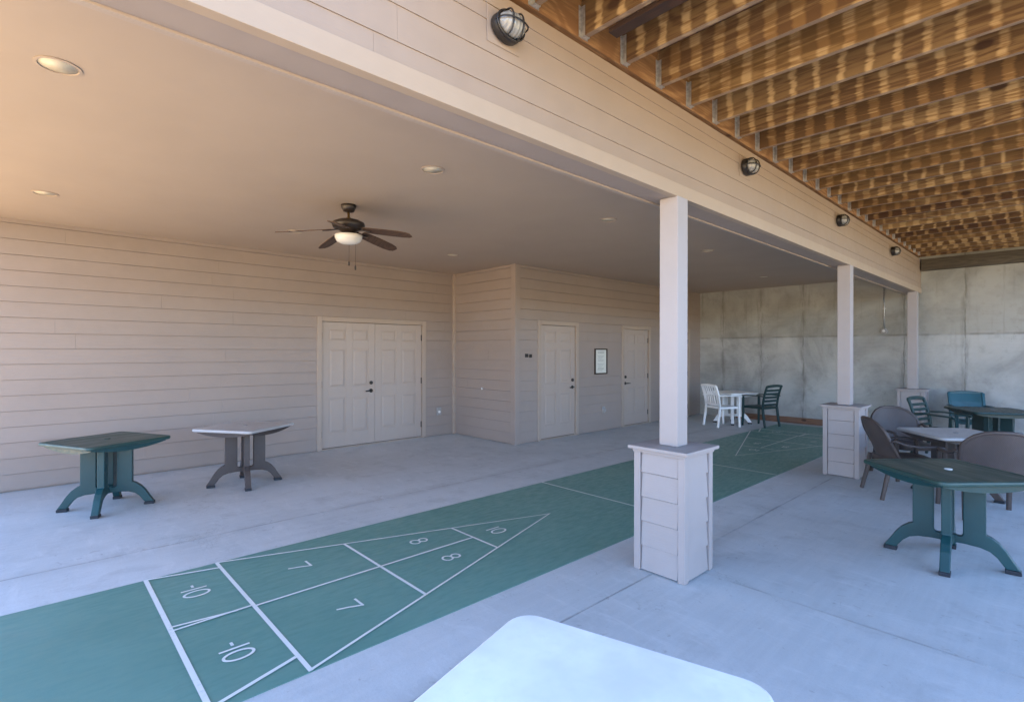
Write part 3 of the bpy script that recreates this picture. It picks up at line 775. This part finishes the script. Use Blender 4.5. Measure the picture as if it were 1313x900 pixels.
# ------------------------------------------------------------------ slatted resin armchairs (front towards local +X)
def make_slat_chair(mat, style):
    r = empty('slat_armchair')
    sw = .245
    for s in (-1, 1):
        MB().sweep([(.235, s * .262, 0), (.225, s * .255, .3), (.225, s * .258, .63)], .05, .042, 8, up=(1, 0, 0), p=5, taper=[.8, 1, .95]).build('leg', mat, r, smooth=False)
        MB().sweep([(-.285, s * .235, 0), (-.245, s * .232, .25), (-.225, s * .23, .42)], .05, .044, 8, up=(1, 0, 0), p=5, taper=[.8, 1, 1]).build('leg', mat, r)
        MB().sweep([(-.275, s * .25, .655), (-.1, s * .268, .665), (.12, s * .272, .655), (.24, s * .265, .645), (.27, s * .262, .625)], .058, .024, 8, p=4).build('arm', mat, r)
    b = MB()
    b.box(-.24, .25, -sw, -sw + .03, .385, .43); b.box(-.24, .25, sw - .03, sw, .385, .43)
    b.box(.222, .25, -sw + .03, sw - .03, .375, .428); b.box(-.24, -.21, -sw + .03, sw - .03, .385, .425)
    for i in range(6): x = -.2 + i * .071; b.box(x, x + .056, -sw + .031, sw - .031, .412, .428)
    b.build('seat', mat, r, bevel=.004)
    b = MB(); H0, H1 = .42, .88
    bx = lambda z: -.225 - .11 * ((z - H0) / (H1 - H0)) - .02 * math.sin(math.pi * (z - H0) / (H1 - H0)) * -1
    for s in (-1, 1):
        b.sweep([(bx(z), s * (.228 + .012 * (z - H0)), z) for z in (H0, .55, .68, .80, H1 - .01)], .044, .036, 8, up=(1, 0, 0), p=5)
    N = 10
    b.sweep([(bx(H1) - .02 * (1 - (2 * i / N - 1) ** 2), -.236 + .472 * i / N, H1 - .02 + .018 * (1 - (2 * i / N - 1) ** 2)) for i in range(N + 1)], .03, .055, 8, p=4)
    b.sweep([(bx(.47) - .015 * (1 - (2 * i / N - 1) ** 2), -.225 + .45 * i / N, .475) for i in range(N + 1)], .026, .04, 8, p=4)
    if style == 'v':
        for i in range(6):
            y = -.17 + .34 * i / 5; q = .016 * (1 - (y / .22) ** 2)
            b.sweep([(bx(z) - q, y * (1 + .05 * (z - H0)), z) for z in (.48, .6, .72, .86)], .036, .014, 8, up=(1, 0, 0), p=4)
    elif style == 'h':
        for k in range(4):
            z = .555 + .074 * k
            b.sweep([(bx(z) - .018 * (1 - (2 * i / N - 1) ** 2), -.225 + .45 * i / N, z) for i in range(N + 1)], .016, .044, 8, p=4)
    else:
        rows = []
        for z in (.48, .6, .72, .86):
            rows.append([b.bm.verts.new((bx(z) - .018 * (1 - (2 * i / N - 1) ** 2) + dx, -.225 + .45 * i / N, z)) for dx, rng in ((.008, range(N + 1)), (-.008, range(N, -1, -1))) for i in rng])
        b._rings(rows)
    b.build('backrest', mat, r)
    return r
def seat_at(o, x, y, deg, lab, group=None): o.location = (x, y, .001); o.rotation_euler = (0, 0, R(deg)); tag(o, lab, 'chair', group); return o
seat_at(make_slat_chair(M['white'], 'v'), -5.06, 10.86, 63, 'white resin armchair with vertical back slats beside the far white table')
dg_ch = make_slat_chair(M['dark_green'], 'h')
seat_at(dg_ch, -4.50, 11.46, 165, 'dark green slatted armchair facing the far white table', 'dark green slatted armchairs')
seat_at(copy_tree(dg_ch), -1.30, 10.02, -14, 'dark green slatted armchair beside the dark green table near the farthest post', 'dark green slatted armchairs')
seat_at(make_slat_chair(M['teal'], 's'), -1.12, 11.75, -70, 'teal chair with a solid back behind the dark green table at the concrete wall')

# ------------------------------------------------------------------ woven armchairs
def make_woven_chair():
    r = empty('woven_armchair')
    # back shell
    b = MB(); NU, NV = 18, 12; front, back = [], []
    def P(u, v, d):
        hw = .285 - .035 * (1 - v)
        top = .50 + .345 * (1 - abs(u) ** 3.2 * .42)
        z = .40 + (top - .40 - .0) * v
        x = -.215 - .15 * v + .10 * u * u + d
        return Vector((x, u * hw, z))
    rows = []
    for j in range(NV + 1):
        v = j / NV
        rows.append([b.bm.verts.new(P(-1 + 2 * i / NU, v, .009)) for i in range(NU + 1)] + [b.bm.verts.new(P(1 - 2 * i / NU, v, -.009)) for i in range(NU + 1)])
    b._rings(rows); b.build('backrest', M['weave'], r, smooth=False)
    b = MB()
    rim = [P(-1, v, 0) for v in (.0, .35, .7, .93)] + [P(u, 1, 0) + Vector((0, 0, .004)) for u in (-.96, -.85, -.7, -.45, -.2, 0, .2, .45, .7, .85, .96)] + [P(1, v, 0) for v in (.93, .7, .35, .0)]
    b.sweep(rim, .036, .034, 10, up=(1, 0, 0)); b.build('back_frame', M['brown'], r, smooth=True)
    # seat
    b = MB(); rings = []
    for s, z in ((.93, .375), (1, .385), (1, .425), (.96, .437), (.6, .43)):
        rings.append([b.bm.verts.new((.01 + s * .255 * math.copysign(abs(math.cos(a)) ** .45, math.cos(a)), s * .26 * math.copysign(abs(math.sin(a)) ** .45, math.sin(a)), z)) for a in [2 * math.pi * i / 32 for i in range(32)]])
    b._rings(rings); b.build('seat', M['weave'], r, smooth=True)
    for s in (-1, 1):
        a0 = P(s * .99, .72, 0)
        MB().sweep([a0, (-.20, s * .305, .645), (-.10, s * .315, .605), (.02, s * .318, .59), (.16, s * .31, .595), (.245, s * .295, .585), (.265, s * .288, .55)], .05, .026, 10, p=3, taper=[.7, .9, 1, 1, 1, 1, .8]).build('arm', M['brown'], r, smooth=True)
        MB().sweep([(.285, s * .29, 0), (.258, s * .285, .3), (.256, s * .287, .57)], .042, .04, 8, up=(1, 0, 0), p=4, taper=[.9, 1, .9]).build('leg', M['brown'], r)
        MB().sweep([(-.30, s * .265, 0), (-.245, s * .25, .25), (-.22, s * .25, .42)], .042, .04, 8, up=(1, 0, 0), p=4, taper=[.9, 1, .9]).build('leg', M['brown'], r)
    return r
wc = make_woven_chair(); WG = 'brown woven armchairs around the pale topped table'
seat_at(wc, -1.255, 7.09, 33, 'brown woven armchair beside the middle post, its back turned to the shuffleboard court', WG)
seat_at(copy_tree(wc), -1.40, 8.20, -48, 'brown woven armchair with rounded back facing the camera behind the pale table', WG)
seat_at(copy_tree(wc), -.55, 6.85, 115, 'brown woven armchair at right edge with its broad back to the camera', WG)
seat_at(copy_tree(wc), -.10, 8.15, 215, 'brown woven armchair half out of frame behind the pale table at the far right', WG)

# ------------------------------------------------------------------ camera
f_px, yaw, pit, rol, hgt = 663.97, R(47.058), R(.011), R(.11), 1.592
fw = Vector((-math.sin(yaw) * math.cos(pit), math.cos(yaw) * math.cos(pit), math.sin(pit))); rt = Vector((math.cos(yaw), math.sin(yaw), 0)); up = rt.cross(fw)
rt, up = rt * math.cos(rol) + up * math.sin(rol), up * math.cos(rol) - rt * math.sin(rol)
cd = bpy.data.cameras.new('camera'); cam = bpy.data.objects.new('camera', cd); col.objects.link(cam)
mw = Matrix((rt, up, -fw)).transposed().to_4x4(); mw.translation = (0, 0, hgt); cam.matrix_world = mw
cd.sensor_width = 36; cd.lens = f_px / 1313 * 36; cd.clip_start = .05; cd.clip_end = 1000
scene.camera = cam

# ------------------------------------------------------------------ light
SUN_EL, SUN_AZ = 60.0, 262.0        # azimuth clockwise from +Y: the sun stands behind the house
wd = bpy.data.worlds.new('World'); scene.world = wd; wd.use_nodes = True
nt = wd.node_tree; bg = nt.nodes['Background']; sk = nt.nodes.new('ShaderNodeTexSky'); sk.sky_type = 'NISHITA'; sk.sun_disc = False
sk.sun_elevation = R(SUN_EL); sk.sun_rotation = R(SUN_AZ); sk.air_density = 1.0; sk.dust_density = .0; sk.ozone_density = 2.5; sk.altitude = 2500
nt.links.new(sk.outputs[0], bg.inputs[0]); bg.inputs[1].default_value = .15
sl = bpy.data.lights.new('sun', 'SUN'); sl.energy = 3.3; sl.angle = R(.5); sl.color = (1, .86, .66)
so = bpy.data.objects.new('sun', sl); col.objects.link(so)
az = R(SUN_AZ); d = Vector((math.sin(az) * math.cos(R(SUN_EL)), math.cos(az) * math.cos(R(SUN_EL)), math.sin(R(SUN_EL))))
so.rotation_euler = d.to_track_quat('Z', 'Y').to_euler()
so.location = d * 40
vs = scene.view_settings; vs.view_transform = 'Standard'; vs.look = 'None'; vs.gamma = 1; vs.exposure = 2.97; vs.use_curve_mapping = False
scene.cycles.max_bounces = 10; scene.cycles.diffuse_bounces = 6
